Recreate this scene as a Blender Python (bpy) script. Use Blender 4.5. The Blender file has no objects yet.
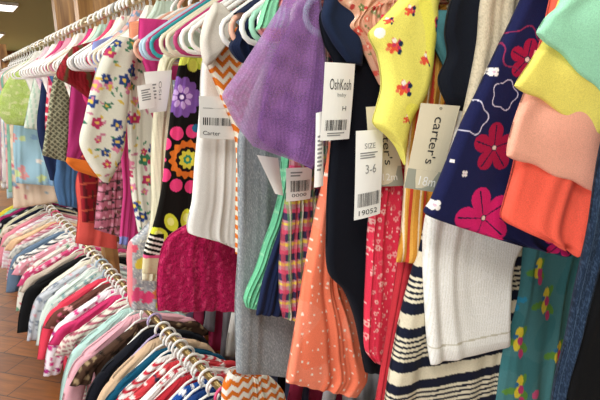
import bpy, math, random
import numpy as np
from math import sin, cos, atan, pi, radians
from mathutils import Vector, Matrix
scn = bpy.context.scene
col = scn.collection

# ---------------------------------------------------------------- camera
CZ = 1.55
PHI = atan(110/450); TH = atan(.8*cos(PHI))
Fv = np.array([sin(TH)*cos(PHI), cos(TH)*cos(PHI), -sin(PHI)])
Rv = np.array([cos(TH), -sin(TH), 0.0])
Uv = np.array([sin(TH)*sin(PHI), cos(TH)*sin(PHI), cos(PHI)])
cd = bpy.data.cameras.new('camera'); cam = bpy.data.objects.new('camera', cd); col.objects.link(cam)
cd.sensor_width = 36; cd.lens = 27.0; cd.clip_start = .01
M = Matrix(((Rv[0], Uv[0], -Fv[0], 0), (Rv[1], Uv[1], -Fv[1], 0), (Rv[2], Uv[2], -Fv[2], CZ), (0, 0, 0, 1)))
cam.matrix_world = M
scn.camera = cam
# ---------------------------------------------------------------- world, lights, exposure
w = bpy.data.worlds.new('world'); scn.world = w; w.use_nodes = True
w.node_tree.nodes['Background'].inputs[0].default_value = (.9, .95, 1, 1)
w.node_tree.nodes['Background'].inputs[1].default_value = .4
scn.view_settings.view_transform = 'Standard'
scn.view_settings.look = 'None'
scn.view_settings.exposure = 0.12
scn.view_settings.gamma = 1
scn.view_settings.use_curve_mapping = False
CEIL = 2.8
def area(name, loc, size, power, rot=(0, 0, 0), c=(1, .98, .945)):
    l = bpy.data.lights.new(name, 'AREA'); l.shape = 'RECTANGLE'; l.size, l.size_y = size
    l.energy = power; l.color = c
    o = bpy.data.objects.new(name, l); col.objects.link(o); o.location = loc; o.rotation_euler = rot
    return o
area('ceiling_or_fill_light', (-.5, -.3, 2.74), (.6, 1.4), 24)
area('ceiling_or_fill_light', (-.7, 2.2, 2.74), (.6, 1.4), 30)
area('ceiling_or_fill_light', (-.7, 5.0, 2.74), (.6, 1.4), 30)
area('ceiling_or_fill_light', (-.9, 9.2, 2.74), (.6, 1.4), 160)  # fill without a fixture, strengthened to lift the far ceiling
area('ceiling_or_fill_light', (-.3, 15.6, 2.4), (.6, 1.4), 330)  # added fill below the ceiling, no fixture; brightens the far wall
area('ceiling_or_fill_light', (1.2, 3.6, 2.74), (.6, 1.2), 16)  # added fill for the wooden partition, no fixture above it
area('ceiling_or_fill_light', (2.0, 1.2, 2.74), (.6, 1.4), 14)
area('left_daylight_fill', (-2.92, .6, 1.3), (2.0, 4.6), 100, (0, radians(-90), 0), (.88, .94, 1))  # unseen soft fill, no window built; sized to reach hooks and near clothes

# ---------------------------------------------------------------- helpers
D = .56                      # the rails stand this far to the side of the camera
ZU = CZ+.313                 # top of the hooks on the upper rail
ZL = CZ-.890                 # and on the lower rail
def ray(x, y): return Fv+Rv*(x-300)/450+Uv*(200-y)/450
def lin(c):
    if isinstance(c, str): c = [int(c[i:i+2], 16)/255 for i in (0, 2, 4)]
    c = np.array(c, float)
    return np.where(c <= .04045, c/12.92, ((c+.055)/1.055)**2.4)
class Frame:
    """a hanging plane through the rail at distance Y, turned by yaw about the rail point"""
    def __init__(s, Y, yaw=None, zr=ZU, x=D):
        if yaw is None: yaw = -radians(30)*min(1, max(0, (.68-Y)/.5)) if zr == ZU else 0.0
        s.Y, s.yaw, s.zr, s.x = Y, yaw, zr, x
        s.a = np.array([cos(yaw), sin(yaw), 0]); s.n = np.array([-sin(yaw), cos(yaw), 0])
        s.o = np.array([x, Y, zr])
    def uz(s, px, py):
        r = ray(px, py); c = np.array([0, 0, CZ])
        p = c+r*((s.o-c)@s.n/(r@s.n))
        return (p-s.o)@s.a, p[2]-s.zr
    def mpp(s, u, z):
        p = s.o+s.a*u+np.array([0, 0, z])-np.array([0, 0, CZ])
        return max(.15, p@Fv)/450
    def mat(s): return Matrix.Translation(Vector(s.o)) @ Matrix.Rotation(s.yaw, 4, 'Z')

def tag(o, label=None, cat=None, group=None, kind=None):
    if label: o['label'] = label
    if cat: o['category'] = cat
    if group: o['group'] = group
    if kind: o['kind'] = kind
WORLD = {}
def link(name, me, mat=None, parent=None, frame=None):
    o = bpy.data.objects.new(name, me); col.objects.link(o)
    if mat: me.materials.append(mat)
    wm = frame.mat() if frame is not None else Matrix.Identity(4)
    if frame is not None and parent is None: o.matrix_world = wm
    WORLD[o.name] = wm
    if parent is not None:
        o.parent = parent
        if frame is not None: o.matrix_local = WORLD.get(parent.name, parent.matrix_basis).inverted() @ wm
    return o
def mesh_np(verts, faces, cols=None, smooth=True):
    me = bpy.data.meshes.new('mesh')
    V = np.asarray(verts, np.float32); Fc = np.asarray(faces, np.int32)
    k = Fc.shape[1]
    me.vertices.add(len(V)); me.vertices.foreach_set('co', V.ravel())
    me.loops.add(Fc.size); me.loops.foreach_set('vertex_index', Fc.ravel())
    me.polygons.add(len(Fc)); me.polygons.foreach_set('loop_start', np.arange(0, Fc.size, k, dtype=np.int32))
    me.polygons.foreach_set('loop_total', np.full(len(Fc), k, np.int32))
    me.polygons.foreach_set('use_smooth', np.full(len(Fc), smooth))
    me.update(calc_edges=True)
    if cols is not None:
        a = me.color_attributes.new('Col', 'FLOAT_COLOR', 'POINT')
        c4 = np.ones((len(V), 4), np.float32); c4[:, :3] = cols
        a.data.foreach_set('color', c4.ravel())
    me.validate()
    return me

# ---------------------------------------------------------------- materials
MATS = {}
def nodes(name):
    m = bpy.data.materials.new(name); m.use_nodes = True; nt = m.node_tree
    return m, nt, nt.nodes['Principled BSDF']
def fabric(name, scale=900, bump=.25, var=.12, rough=.9, sheen=.04, alpha=1.0, dist=.0006, big=60):
    if name in MATS: return MATS[name]
    m, nt, b = nodes(name); N = nt.nodes; L = nt.links
    at = N.new('ShaderNodeAttribute'); at.attribute_name = 'Col'
    tc = N.new('ShaderNodeTexCoord')
    n1 = N.new('ShaderNodeTexNoise'); n1.inputs['Scale'].default_value = scale; n1.inputs['Detail'].default_value = 3
    n2 = N.new('ShaderNodeTexNoise'); n2.inputs['Scale'].default_value = big; n2.inputs['Detail'].default_value = 4
    for n in (n1, n2): L.new(tc.outputs['Object'], n.inputs['Vector'])
    mr = N.new('ShaderNodeMapRange'); mr.inputs['From Min'].default_value = .3; mr.inputs['From Max'].default_value = .7
    mr.inputs['To Min'].default_value = 1-var; mr.inputs['To Max'].default_value = 1+var
    L.new(n1.outputs['Fac'], mr.inputs['Value'])
    mx = N.new('ShaderNodeVectorMath'); mx.operation = 'SCALE'
    L.new(at.outputs['Color'], mx.inputs[0]); L.new(mr.outputs[0], mx.inputs['Scale'])
    L.new(mx.outputs[0], b.inputs['Base Color'])
    ad = N.new('ShaderNodeMath'); ad.operation = 'ADD'
    L.new(n1.outputs['Fac'], ad.inputs[0]); L.new(n2.outputs['Fac'], ad.inputs[1])
    bp = N.new('ShaderNodeBump'); bp.inputs['Strength'].default_value = bump; bp.inputs['Distance'].default_value = dist*3
    L.new(ad.outputs[0], bp.inputs['Height']); L.new(bp.outputs[0], b.inputs['Normal'])
    b.inputs['Roughness'].default_value = rough
    b.inputs['Sheen Weight'].default_value = sheen
    b.inputs['Specular IOR Level'].default_value = .12
    if alpha < 1:
        vo = N.new('ShaderNodeTexVoronoi'); vo.inputs['Scale'].default_value = 420
        L.new(tc.outputs['Object'], vo.inputs['Vector'])
        m2 = N.new('ShaderNodeMapRange'); m2.inputs['From Min'].default_value = 0; m2.inputs['From Max'].default_value = .6
        m2.inputs['To Min'].default_value = alpha+.12; m2.inputs['To Max'].default_value = alpha-.12
        L.new(vo.outputs['Distance'], m2.inputs['Value']); L.new(m2.outputs[0], b.inputs['Alpha'])
    MATS[name] = m; return m
COTTON = fabric('cotton'); KNIT = fabric('knit', 600, .35, .09, dist=.0006)
DENIM = fabric('denim', 1100, .5, .35); LACE = fabric('lace', 260, .9, .22, dist=.0016)
TULLE = fabric('tulle', 700, .3, .09, alpha=.62, sheen=.4)
def plain(name, c, rough=.4, metal=0, bump=0, spec=.5):
    if name in MATS: return MATS[name]
    m, nt, b = nodes(name); N = nt.nodes; L = nt.links
    tc = N.new('ShaderNodeTexCoord'); n = N.new('ShaderNodeTexNoise'); n.inputs['Scale'].default_value = 30
    L.new(tc.outputs['Object'], n.inputs['Vector'])
    mr = N.new('ShaderNodeMapRange'); mr.inputs['To Min'].default_value = .94; mr.inputs['To Max'].default_value = 1.04
    L.new(n.outputs['Fac'], mr.inputs['Value'])
    mx = N.new('ShaderNodeVectorMath'); mx.operation = 'SCALE'; mx.inputs[0].default_value = tuple(lin(c))
    L.new(mr.outputs[0], mx.inputs['Scale']); L.new(mx.outputs[0], b.inputs['Base Color'])
    b.inputs['Roughness'].default_value = rough; b.inputs['Metallic'].default_value = metal
    b.inputs['Specular IOR Level'].default_value = spec
    if bump:
        bp = N.new('ShaderNodeBump'); bp.inputs['Strength'].default_value = bump; bp.inputs['Distance'].default_value = .002
        L.new(n.outputs['Fac'], bp.inputs['Height']); L.new(bp.outputs[0], b.inputs['Normal'])
    MATS[name] = m; return m
PAPER = plain('white_card', 'f2f0ea', .6); BEIGE = plain('beige_card', 'd9ceb2', .6)
INK = plain('black_ink', '2a2a2c', .6); GREYCARD = plain('grey_card', '9b9c8c', .6); GREYINK = plain('grey_ink', '8a8a88', .6)
PLASTIC = {k: plain(k+'_plastic', v, .35) for k, v in dict(white='f7f5f0', cream='e8dfc4', teal='2b9aa3', pink='e0507e',
           magenta='b8336f', peach='eeb59c', lilac='b7a6cf', sky='b5cfe0', mint='9fd8ba', green='58a83c', grey='9c9a97').items()}
BRASS = plain('worn_brass', 'b09a68', .3, 1); STEEL = plain('steel', 'a9a9a6', .35, 1)

# ---------------------------------------------------------------- the room
def box(name, lo, hi, mat, kind='structure', parent=None, bevel=0):
    x0, y0, z0 = lo; x1, y1, z1 = hi
    v = [(x0,y0,z0),(x1,y0,z0),(x1,y1,z0),(x0,y1,z0),(x0,y0,z1),(x1,y0,z1),(x1,y1,z1),(x0,y1,z1)]
    f = [(0,3,2,1),(4,5,6,7),(0,1,5,4),(1,2,6,5),(2,3,7,6),(3,0,4,7)]
    o = link(name, mesh_np(v, f, smooth=False), mat, parent)
    if bevel:
        b = o.modifiers.new('bevel', 'BEVEL'); b.width = bevel; b.segments = 2
    if kind and parent is None: tag(o, kind=kind)
    return o
def wood(name, c1, c2, axis='Z', rough=.45, scale=1.0):
    m, nt, b = nodes(name); N = nt.nodes; L = nt.links
    tc = N.new('ShaderNodeTexCoord'); mp = N.new('ShaderNodeMapping')
    s = {'Z': (14, 14, 1.2), 'Y': (14, 1.2, 14), 'X': (1.2, 14, 14)}[axis]
    mp.inputs['Scale'].default_value = [q*scale for q in s]
    L.new(tc.outputs['Object'], mp.inputs['Vector'])
    n = N.new('ShaderNodeTexNoise'); n.inputs['Scale'].default_value = 1; n.inputs['Detail'].default_value = 6; n.inputs['Distortion'].default_value = 1.5
    L.new(mp.outputs[0], n.inputs['Vector'])
    cr = N.new('ShaderNodeValToRGB'); cr.color_ramp.elements[0].position = .35; cr.color_ramp.elements[1].position = .68
    cr.color_ramp.elements[0].color = (*lin(c1), 1); cr.color_ramp.elements[1].color = (*lin(c2), 1)
    L.new(n.outputs['Fac'], cr.inputs[0]); L.new(cr.outputs[0], b.inputs['Base Color'])
    b.inputs['Roughness'].default_value = rough
    return m
def parquet():
    m, nt, b = nodes('wood_parquet'); N = nt.nodes; L = nt.links
    tc = N.new('ShaderNodeTexCoord'); mp = N.new('ShaderNodeMapping'); mp.inputs['Rotation'].default_value = (0, 0, radians(52))
    L.new(tc.outputs['Object'], mp.inputs['Vector'])
    br = N.new('ShaderNodeTexBrick'); br.inputs['Scale'].default_value = 1; br.inputs['Brick Width'].default_value = .36
    br.inputs['Row Height'].default_value = .16; br.inputs['Mortar Size'].default_value = .003; br.offset = .5
    br.inputs['Color1'].default_value = (*lin('93561f'), 1); br.inputs['Color2'].default_value = (*lin('6c3b14'), 1)
    br.inputs['Mortar'].default_value = (*lin('3e210e'), 1); br.inputs['Bias'].default_value = 0
    L.new(mp.outputs[0], br.inputs['Vector'])
    m2 = N.new('ShaderNodeMapping'); m2.inputs['Scale'].default_value = (5, 40, 1); L.new(mp.outputs[0], m2.inputs['Vector'])
    n = N.new('ShaderNodeTexNoise'); n.inputs['Scale'].default_value = 1; n.inputs['Detail'].default_value = 6; L.new(m2.outputs[0], n.inputs['Vector'])
    mr = N.new('ShaderNodeMapRange'); mr.inputs['From Min'].default_value = .3; mr.inputs['From Max'].default_value = .7
    mr.inputs['To Min'].default_value = .65; mr.inputs['To Max'].default_value = 1.3; L.new(n.outputs['Fac'], mr.inputs['Value'])
    mx = N.new('ShaderNodeVectorMath'); mx.operation = 'SCALE'; L.new(br.outputs['Color'], mx.inputs[0]); L.new(mr.outputs[0], mx.inputs['Scale'])
    L.new(mx.outputs[0], b.inputs['Base Color']); b.inputs['Roughness'].default_value = .35
    return m
WALLM = plain('olive_wall_paint', 'a0a684', .85)
WALLC = plain('cream_wall_paint', 'b9b3a0', .85)
CEILM = plain('olive_ceiling_paint', 'a3b28c', .85)
box('floor', (-3.1, -2.1, -.06), (3.1, 18.1, 0), parquet())
box('ceiling', (-3.1, -2.1, CEIL), (3.1, 18.1, CEIL+.06), CEILM)
box('wall_far', (-3.1, 18.0, 0), (3.1, 18.1, CEIL), WALLM)
box('wall_near', (-3.1, -2.1, 0), (3.1, -2.0, CEIL), WALLC)
box('wall_right', (3.0, -2.0, 0), (3.1, 18.0, CEIL), WALLC)
box('wall_left', (-3.1, -2.0, 0), (-3.0, 18.0, CEIL), WALLC)
box('trim_1', (-3.0, 17.97, CEIL-.13), (3.0, 17.998, CEIL-.02), plain('brown_trim', '6e4a2c', .5))
LAMP = bpy.data.materials.new('lit_diffuser'); LAMP.use_nodes = True
pb = LAMP.node_tree.nodes['Principled BSDF']; pb.inputs['Emission Color'].default_value = (1, .98, .93, 1); pb.inputs['Emission Strength'].default_value = 2.2
FIXM = plain('white_metal', 'e8e8e4', .5)
for i, (x, y, lb) in enumerate([(-.5, -.3, 'white ceiling light panel above the near end of the clothes racks'),
                     (-.7, 2.2, 'white ceiling light panel over the aisle beside the racks'),
                     (-.7, 5.0, 'white ceiling light panel over the aisle near the wooden partition'),
                     (.80, 8.2, 'round-ended ceiling light glowing at the top left corner of the photo'),
                     (1.0, 13.2, 'small lit ceiling light farthest back, by the far olive wall')]):
    e = bpy.data.objects.new('ceiling_light', None); col.objects.link(e); e.location = (x, y, CEIL)
    tag(e, lb, 'ceiling light', 'ceiling lights of the store')
    if y == 8.2: e.location = (.95, 8.5, CEIL); e.scale = (.45, .4, 1)
    box('housing', (-.34, -.74, -.045), (.34, .74, 0), FIXM, parent=e, bevel=.01)
    box('diffuser', (-.3, -.7, -.054), (.3, .7, -.0455), LAMP, parent=e)
for i in (0,): pass
part = bpy.data.objects.new('wooden_partition', None); col.objects.link(part); part.location = (2.05, 4.75, 0)
tag(part, 'brown wood-grained partition rising behind the hangers at upper left', 'partition')
PW = wood('oak_grain', '7f5630', 'c08f54', 'Z')
box('panel', (-1.1, 0, 0), (.94, .04, 2.5), PW, parent=part)
box('top_beam', (-1.1, -.03, 2.5), (.94, .07, 2.6), wood('oak_beam', '7a5530', 'b78a55', 'X'), parent=part)
box('edge_post', (-1.14, -.04, 0), (-1.1, .08, 2.6), PW, parent=part)

# ---------------------------------------------------------------- tubes, rails, hangers
def tube(path, r, seg=8, closed=False, caps=True):
    P = np.array(path, float); n = len(P)
    if closed: T = np.roll(P, -1, 0)-np.roll(P, 1, 0)
    else: T = np.gradient(P, axis=0)
    T /= np.linalg.norm(T, axis=1)[:, None]+1e-9
    up = np.array([0, 1.0, 0]) if abs(T[:, 1]).max() < .9 else np.array([0, 0, 1.0])
    N1 = np.cross(T, up); N1 /= np.linalg.norm(N1, axis=1)[:, None]+1e-9; N2 = np.cross(T, N1)
    rr = np.broadcast_to(np.array(r, float), (n,))
    a = np.arange(seg)*2*pi/seg
    V = (P[:, None]+rr[:, None, None]*(N1[:, None]*np.cos(a)[None, :, None]+N2[:, None]*np.sin(a)[None, :, None])).reshape(-1, 3)
    F = []
    m = n if closed else n-1
    for i in range(m):
        j = (i+1) % n
        for k in range(seg):
            l = (k+1) % seg; F.append((i*seg+k, i*seg+l, j*seg+l, j*seg+k))
    if caps and not closed:
        V = np.vstack([V, P[:1], P[-1:]]); c0, c1 = len(V)-2, len(V)-1
        for k in range(0, seg, 2):
            a1, a2 = (k+1) % seg, (k+2) % seg
            F.append((c0, a2, a1, k)); F.append((c1, (n-1)*seg+k, (n-1)*seg+a1, (n-1)*seg+a2))
    return V, np.array(F)
def rail(z, label, y0, y1, name='clothes_rail'):
    e = bpy.data.objects.new(name, None); col.objects.link(e); e.location = (D, y0, z)
    tag(e, label, 'clothes rail')
    V, F = tube([(0, t, 0) for t in np.linspace(0, y1-y0, 12)], .0125, 16)
    link('bar', mesh_np(V, F), BRASS, e)
    for t in (0, y1-y0):
        V, F = tube([(0, t-.012, 0), (0, t+.012, 0)], .022, 16); link('end_cap', mesh_np(V, F), STEEL, e)
    return e
rail(ZU-.0225, 'brass clothes rail carrying the upper row of children\'s clothes', -.1, 5.6)
rail(ZL-.0225, 'brass clothes rail under the white hooks of the lower row', -.1, 5.6)
for y, lb in ((-.16, 'upright wooden post at the near end of the racks'), (5.66, 'upright wooden post at the far end of the racks')):
    e = box('rack_post', (D-.035, y-.035, 0), (D+.035, y+.035, 2.0), PW, kind=None)
    tag(e, lb, 'rack post')
e = box('rack_post', (D+.03, 2.52, 0), (D+.1, 2.6, 2.0), PW, kind=None)
tag(e, 'brown upright wooden post showing left of the lower white hooks', 'rack post')

def hook_mesh():
    r = .029; c = -.034
    pts = [(.0, 0, -.105), (.0, 0, -.085), (.004, 0, -.078), (.016, 0, -.064)]
    for a in np.linspace(-42, 200, 16): pts.append((r*cos(radians(a)), 0, c+r*sin(radians(a))*1.0))
    V, F = tube(pts, [.005]*(len(pts)-1)+[.004], 8); return V, F
def body_mesh(w=.18, drop=.21, wide=.045):
    pts = [(0, 0, -.1)]
    def side(s):
        q = [(s*.03, 0, -.108), (s*w*.5, 0, -.1-(drop-.1)*.42), (s*w*.85, 0, -drop+.022)]
        for a in np.linspace(70, -90, 7): q.append((s*(w-wide/2+wide/2*cos(radians(a))), 0, -drop-.002+(wide/2)*(sin(radians(a))-.3)))
        q.append((s*w*.4, 0, -drop-.002-wide/2*1.3)); return q
    pts += side(-1)+side(1)[::-1]
    return tube(pts, .0046, 8, closed=True)
HK = hook_mesh(); HB = body_mesh(); HS = body_mesh(.11, .15, .035)
HCACHE = {}
def hanger(fr, colr, label, small=False, group='plastic hangers on the rails'):
    e = bpy.data.objects.new('clothes_hanger', None); col.objects.link(e); e.matrix_world = fr.mat()
    tag(e, label, 'hanger', group)
    k = (colr, small)
    if k not in HCACHE:
        mh = mesh_np(*HK); mb = mesh_np(*(HS if small else HB)); mh.materials.append(PLASTIC[colr]); mb.materials.append(PLASTIC[colr]); HCACHE[k] = (mh, mb)
    for nm, me in zip(('hook', 'shoulder_frame'), HCACHE[k]):
        o = bpy.data.objects.new(nm, me); col.objects.link(o); o.parent = e
    return e

# ---------------------------------------------------------------- cloth
class Pat:
    """colour painter on the points of one cloth, in metres (u,z) and degrees of detail in the photo frame"""
    def __init__(s, fr, u, z, base):
        s.fr, s.u, s.z = fr, u, z
        s.c = np.tile(lin(base), (len(u), 1)).astype(float)
        p = fr.o[None]+u[:, None]*fr.a[None]+z[:, None]*np.array([0, 0, 1.0])[None]-np.array([0, 0, CZ])[None]
        d = np.maximum(p@Fv, .02)
        s.px = 300+450*(p@Rv)/d; s.py = 200-450*(p@Uv)/d
    def set(s, m, c, a=1.0):
        s.c[m] = s.c[m]*(1-a)+lin(c)*a; return s
    def loc(s, px, py):
        u, z = s.fr.uz(px, py); return u, z, s.fr.mpp(u, z)
    def polar(s, px, py):
        u, z, k = s.loc(px, py); du, dz = s.u-u, s.z-z
        return np.hypot(du, dz)/k, np.arctan2(dz, du)
    def disc(s, px, py, r, c): d, a = s.polar(px, py); return s.set(d < r, c)
    def ring(s, px, py, r0, r1, c, wob=0, n=8):
        d, a = s.polar(px, py); k = 1+wob*np.cos(n*a); return s.set((d > r0*k) & (d < r1*k), c)
    def flower(s, px, py, r, n, c, cc=None, ph=0.0, deep=.35, rc=.2):
        d, a = s.polar(px, py)
        s.set(d < r*(1-deep+deep*np.abs(np.cos(n*(a-ph)/2))**.6), c)
        if cc: s.set(d < r*rc, cc)
        return s
    def petals(s, px, py, r, pr, n, c, ph=0.0, el=1.3):
        u, z, k = s.loc(px, py); du, dz = (s.u-u)/k, (s.z-z)/k
        for i in range(n):
            t = ph+2*pi*i/n; x = du*cos(t)+dz*sin(t)-r; y = -du*sin(t)+dz*cos(t)
            s.set((x/el)**2+y**2 < pr*pr, c)
        return s
    def scatter(s, cell, r, pal, kind='flower', seed=1, n=5, prob=.8, centre=None):
        ci, cj = np.floor(s.u/cell).astype(int), np.floor(s.z/cell).astype(int)
        pal = np.array([lin(q) for q in pal])
        for di in (-1, 0, 1):
            for dj in (-1, 0, 1):
                i, j = ci+di, cj+dj
                h = lambda k: (np.abs(np.sin(i*127.1+j*311.7+k*74.7+seed*13.3)*43758.5453)) % 1
                x = (i+.5+(h(1)-.5)*.7)*cell; y = (j+.5+(h(2)-.5)*.7)*cell
                du, dz = s.u-x, s.z-y; d = np.hypot(du, dz); a = np.arctan2(dz, du)+h(5)*6
                rr = r*(.6+.6*h(3))
                if kind == 'flower': m = d < rr*(.6+.4*np.abs(np.cos(n*a/2)))
                elif kind == 'leaf': m = (du*np.cos(h(6)*6)+dz*np.sin(h(6)*6))**2+((-du*np.sin(h(6)*6)+dz*np.cos(h(6)*6))*2.4)**2 < rr*rr
                else: m = d < rr
                m &= h(4) < prob
                s.c[m] = pal[(h(7)[m]*len(pal)).astype(int) % len(pal)]
                if centre is not None: s.c[m & (d < rr*.28)] = lin(centre)
        return s
    def stripes(s, per, w, c, axis='z', off=0.0, wave=0, wl=.02):
        q = s.z if axis == 'z' else s.u; o = s.u if axis == 'z' else s.z
        q = q+wave*np.abs(((o/wl) % 1)-.5)*2
        return s.set(((q+off) % per) < w, c)
    def lattice(s, per, w, c):
        a, b = s.u+s.z, s.u-s.z; return s.set(((a % per) < w) | ((b % per) < w), c)
    def noise(s, amp, sc, seed=0, c=None):
        r = np.random.RandomState(seed); f = np.zeros(len(s.u))
        for k in range(10):
            t = r.rand()*6.28; q = sc*(.5+r.rand()*1.5)
            f += np.sin((s.u*cos(t)+s.z*sin(t))*q+r.rand()*6)
        f /= 3.2
        if c is None: s.c *= (1+amp*f)[:, None]
        else: s.set(f > amp, c)
        return s
    def speckle(s, p, c, seed=0, a=1.0):
        r = np.random.RandomState(seed); return s.set(r.rand(len(s.u)) < p, c, a)
    def band(s, y0, y1, c, x0=-1e9, x1=1e9): return s.set((s.py > y0) & (s.py < y1) & (s.px > x0) & (s.px < x1), c)

def catmull(P, n):
    P = np.array(P, float); m = len(P)
    if m == 2:
        t = np.linspace(0, 1, n)[:, None]; return P[0]*(1-t)+P[1]*t
    seg = np.linalg.norm(np.diff(P.reshape(m, 2, 2), axis=0), axis=2).mean(1)+1e-6
    cum = np.concatenate([[0], np.cumsum(seg)]); t = np.linspace(0, cum[-1], n)
    i = np.clip(np.searchsorted(cum, t, 'right')-1, 0, m-2); f = ((t-cum[i])/seg[i])[:, None]
    g = lambda k: P[np.clip(k, 0, m-1)]
    p0, p1, p2, p3 = g(i-1), g(i), g(i+1), g(i+2)
    # tangents limited so that short rows do not overshoot
    s0 = seg[np.clip(i-1, 0, m-2)][:, None]; s1 = seg[i][:, None]; s2 = seg[np.clip(i+1, 0, m-2)][:, None]
    m1 = (p2-p0)/(s0+s1)*s1; m2 = (p3-p1)/(s1+s2)*s1
    m1 = np.where(i[:, None] == 0, p2-p1, m1); m2 = np.where(i[:, None] == m-2, p2-p1, m2)
    f2, f3 = f*f, f*f*f
    return (2*f3-3*f2+1)*p1+(f3-2*f2+f)*m1+(-2*f3+3*f2)*p2+(f3-f2)*m2

def cloth(name, fr, rows, base='ffffff', paint=None, mat=None, T=.007, fold=.004, lam=.05, seed=0, parent=None,
          px=1.35, off=0.0, grow=.35, hemwave=0.0, maxn=(150, 260), ruffle=0.0, bulge=0.0, rlam=.011):
    """one piece of hanging cloth: a closed, folded, rounded sheet between a left and a right edge.
    each row is (left, right); a point is photo (x,y), ('w',u,z) in metres, or None = mirror of the left"""
    def P(q, fr):
        if q[0] == 'w': return (q[1], q[2])
        return fr.uz(*q)
    R4 = []
    for l, r in rows:
        L = P(l, fr); Rr = (abs(L[0]), L[1]) if r is None else P(r, fr)
        R4.append((*L, *Rr))
    A = np.array(R4)
    cx, cz = A[:, [0, 2]].mean(), A[:, [1, 3]].mean()
    mpp = fr.mpp(cx, cz)*px
    wid = np.hypot(A[:, 2]-A[:, 0], A[:, 3]-A[:, 1]).max(); hei = np.abs(np.diff(A[:, [1, 3]].mean(1))).sum()+np.abs(np.diff(A[:, [0, 2]].mean(1))).sum()*.5
    nu = int(np.clip(wid/mpp, 10, maxn[0])); nv = int(np.clip(hei/mpp, 12, maxn[1]))
    E = catmull(A, nv+1)
    s = np.linspace(0, 1, nu+1); s = (1-np.cos(s*pi))/2*.35+s*.65
    Lp, Rp = E[:, :2], E[:, 2:]
    G = Lp[:, None]*(1-s)[None, :, None]+Rp[:, None]*s[None, :, None]
    t = np.linspace(0, 1, nv+1)[:, None]*np.ones((1, nu+1)); ss = np.ones((nv+1, 1))*s[None]
    u, z = G[..., 0].copy(), G[..., 1].copy()
    r = np.random.RandomState(seed+7)
    W = np.linalg.norm(Rp-Lp, axis=1)[:, None]+1e-6
    uu = ss*max(wid, .03); lam *= 1.5; fold *= .55
    uw = uu+lam*.30*np.sin(2*pi*uu/(lam*2.7)+r.rand()*6+1.3*t)+lam*.12*np.sin(t*5+r.rand()*6)
    f = np.zeros_like(u)
    for k, (a, l) in enumerate(((1, 1), (.45, .57), (.2, .31))):
        f += a*np.sin(2*pi*uw/(lam*l)*(1+.10*np.sin(t*3+k))+r.rand()*6.28+(r.rand()-.5)*5*t)
    amp = fold*(grow+(1-grow)*t)
    f = f*amp
    dd = np.zeros_like(u)                                   # soft creases across the cloth
    for k in range(5):
        a = r.rand()*3.14; q = 2*pi/(lam*(1.0+r.rand()*1.6)); dd += np.sin((u*cos(a)+z*sin(a)*.8)*q+r.rand()*6)
    f += dd*fold*.35
    if ruffle: f += ruffle*np.sin(2*pi*uu/rlam+3*np.sin(uu*40))*np.clip((t-.3)/.7, 0, 1)
    f += -bulge*np.sin(pi*ss)*np.sin(pi*np.clip(t*1.1, 0, 1))
    if hemwave: z += hemwave*np.sin(2*pi*uu/(lam*.5)+r.rand()*6)*t**6+hemwave*.6*np.sin(2*pi*uu/(lam*1.7)+1)*t**6
    d = np.minimum(ss, 1-ss)*W
    TT = np.minimum(T, W*.5)
    h = TT*np.sqrt(np.clip(1-(1-np.clip(d/TT, 0, 1))**2, 0, 1))
    dt = (1-t)*hei; h = h*(.35+.65*np.clip(dt/(T*2), 0, 1)**.5)
    dt0 = t*hei; h = h*(.15+.85*np.clip(dt0/(T*2), 0, 1)**.5)
    yf, yb = off+f-h, off+f*.85+h
    n = (nv+1)*(nu+1)
    Vf = np.stack([u, yf, z], -1).reshape(-1, 3); Vb = np.stack([u, yb, z], -1).reshape(-1, 3)
    idx = np.arange(n).reshape(nv+1, nu+1)
    q = lambda I: np.stack([I[:-1, :-1], I[1:, :-1], I[1:, 1:], I[:-1, 1:]], -1).reshape(-1, 4)
    Ff = q(idx); Fb = q(idx+n)[:, ::-1]
    bot = np.stack([idx[-1, :-1], idx[-1, :-1]+n, idx[-1, 1:]+n, idx[-1, 1:]], -1)
    top = np.stack([idx[0, 1:], idx[0, 1:]+n, idx[0, :-1]+n, idx[0, :-1]], -1)
    lf = np.stack([idx[:-1, 0], idx[:-1, 0]+n, idx[1:, 0]+n, idx[1:, 0]], -1)
    rt = np.stack([idx[1:, -1], idx[1:, -1]+n, idx[:-1, -1]+n, idx[:-1, -1]], -1)
    p = Pat(fr, u.ravel(), z.ravel(), base)
    p.s = ss.ravel(); p.t = t.ravel()
    if paint: paint(p)
    c = np.clip(p.c, .003, .92)
    me = mesh_np(np.vstack([Vf, Vb]), np.vstack([Ff, Fb, bot, top, lf, rt]), np.vstack([c, c]))
    o = link(name, me, mat or COTTON, parent, fr)
    return o
def empty(name, fr, label, cat, group=None):
    e = bpy.data.objects.new(name, None); col.objects.link(e); e.matrix_world = fr.mat(); tag(e, label, cat, group); return e

NECK = [(('w', -.035, -.108), None), (('w', -.17, -.192), None)]

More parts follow.
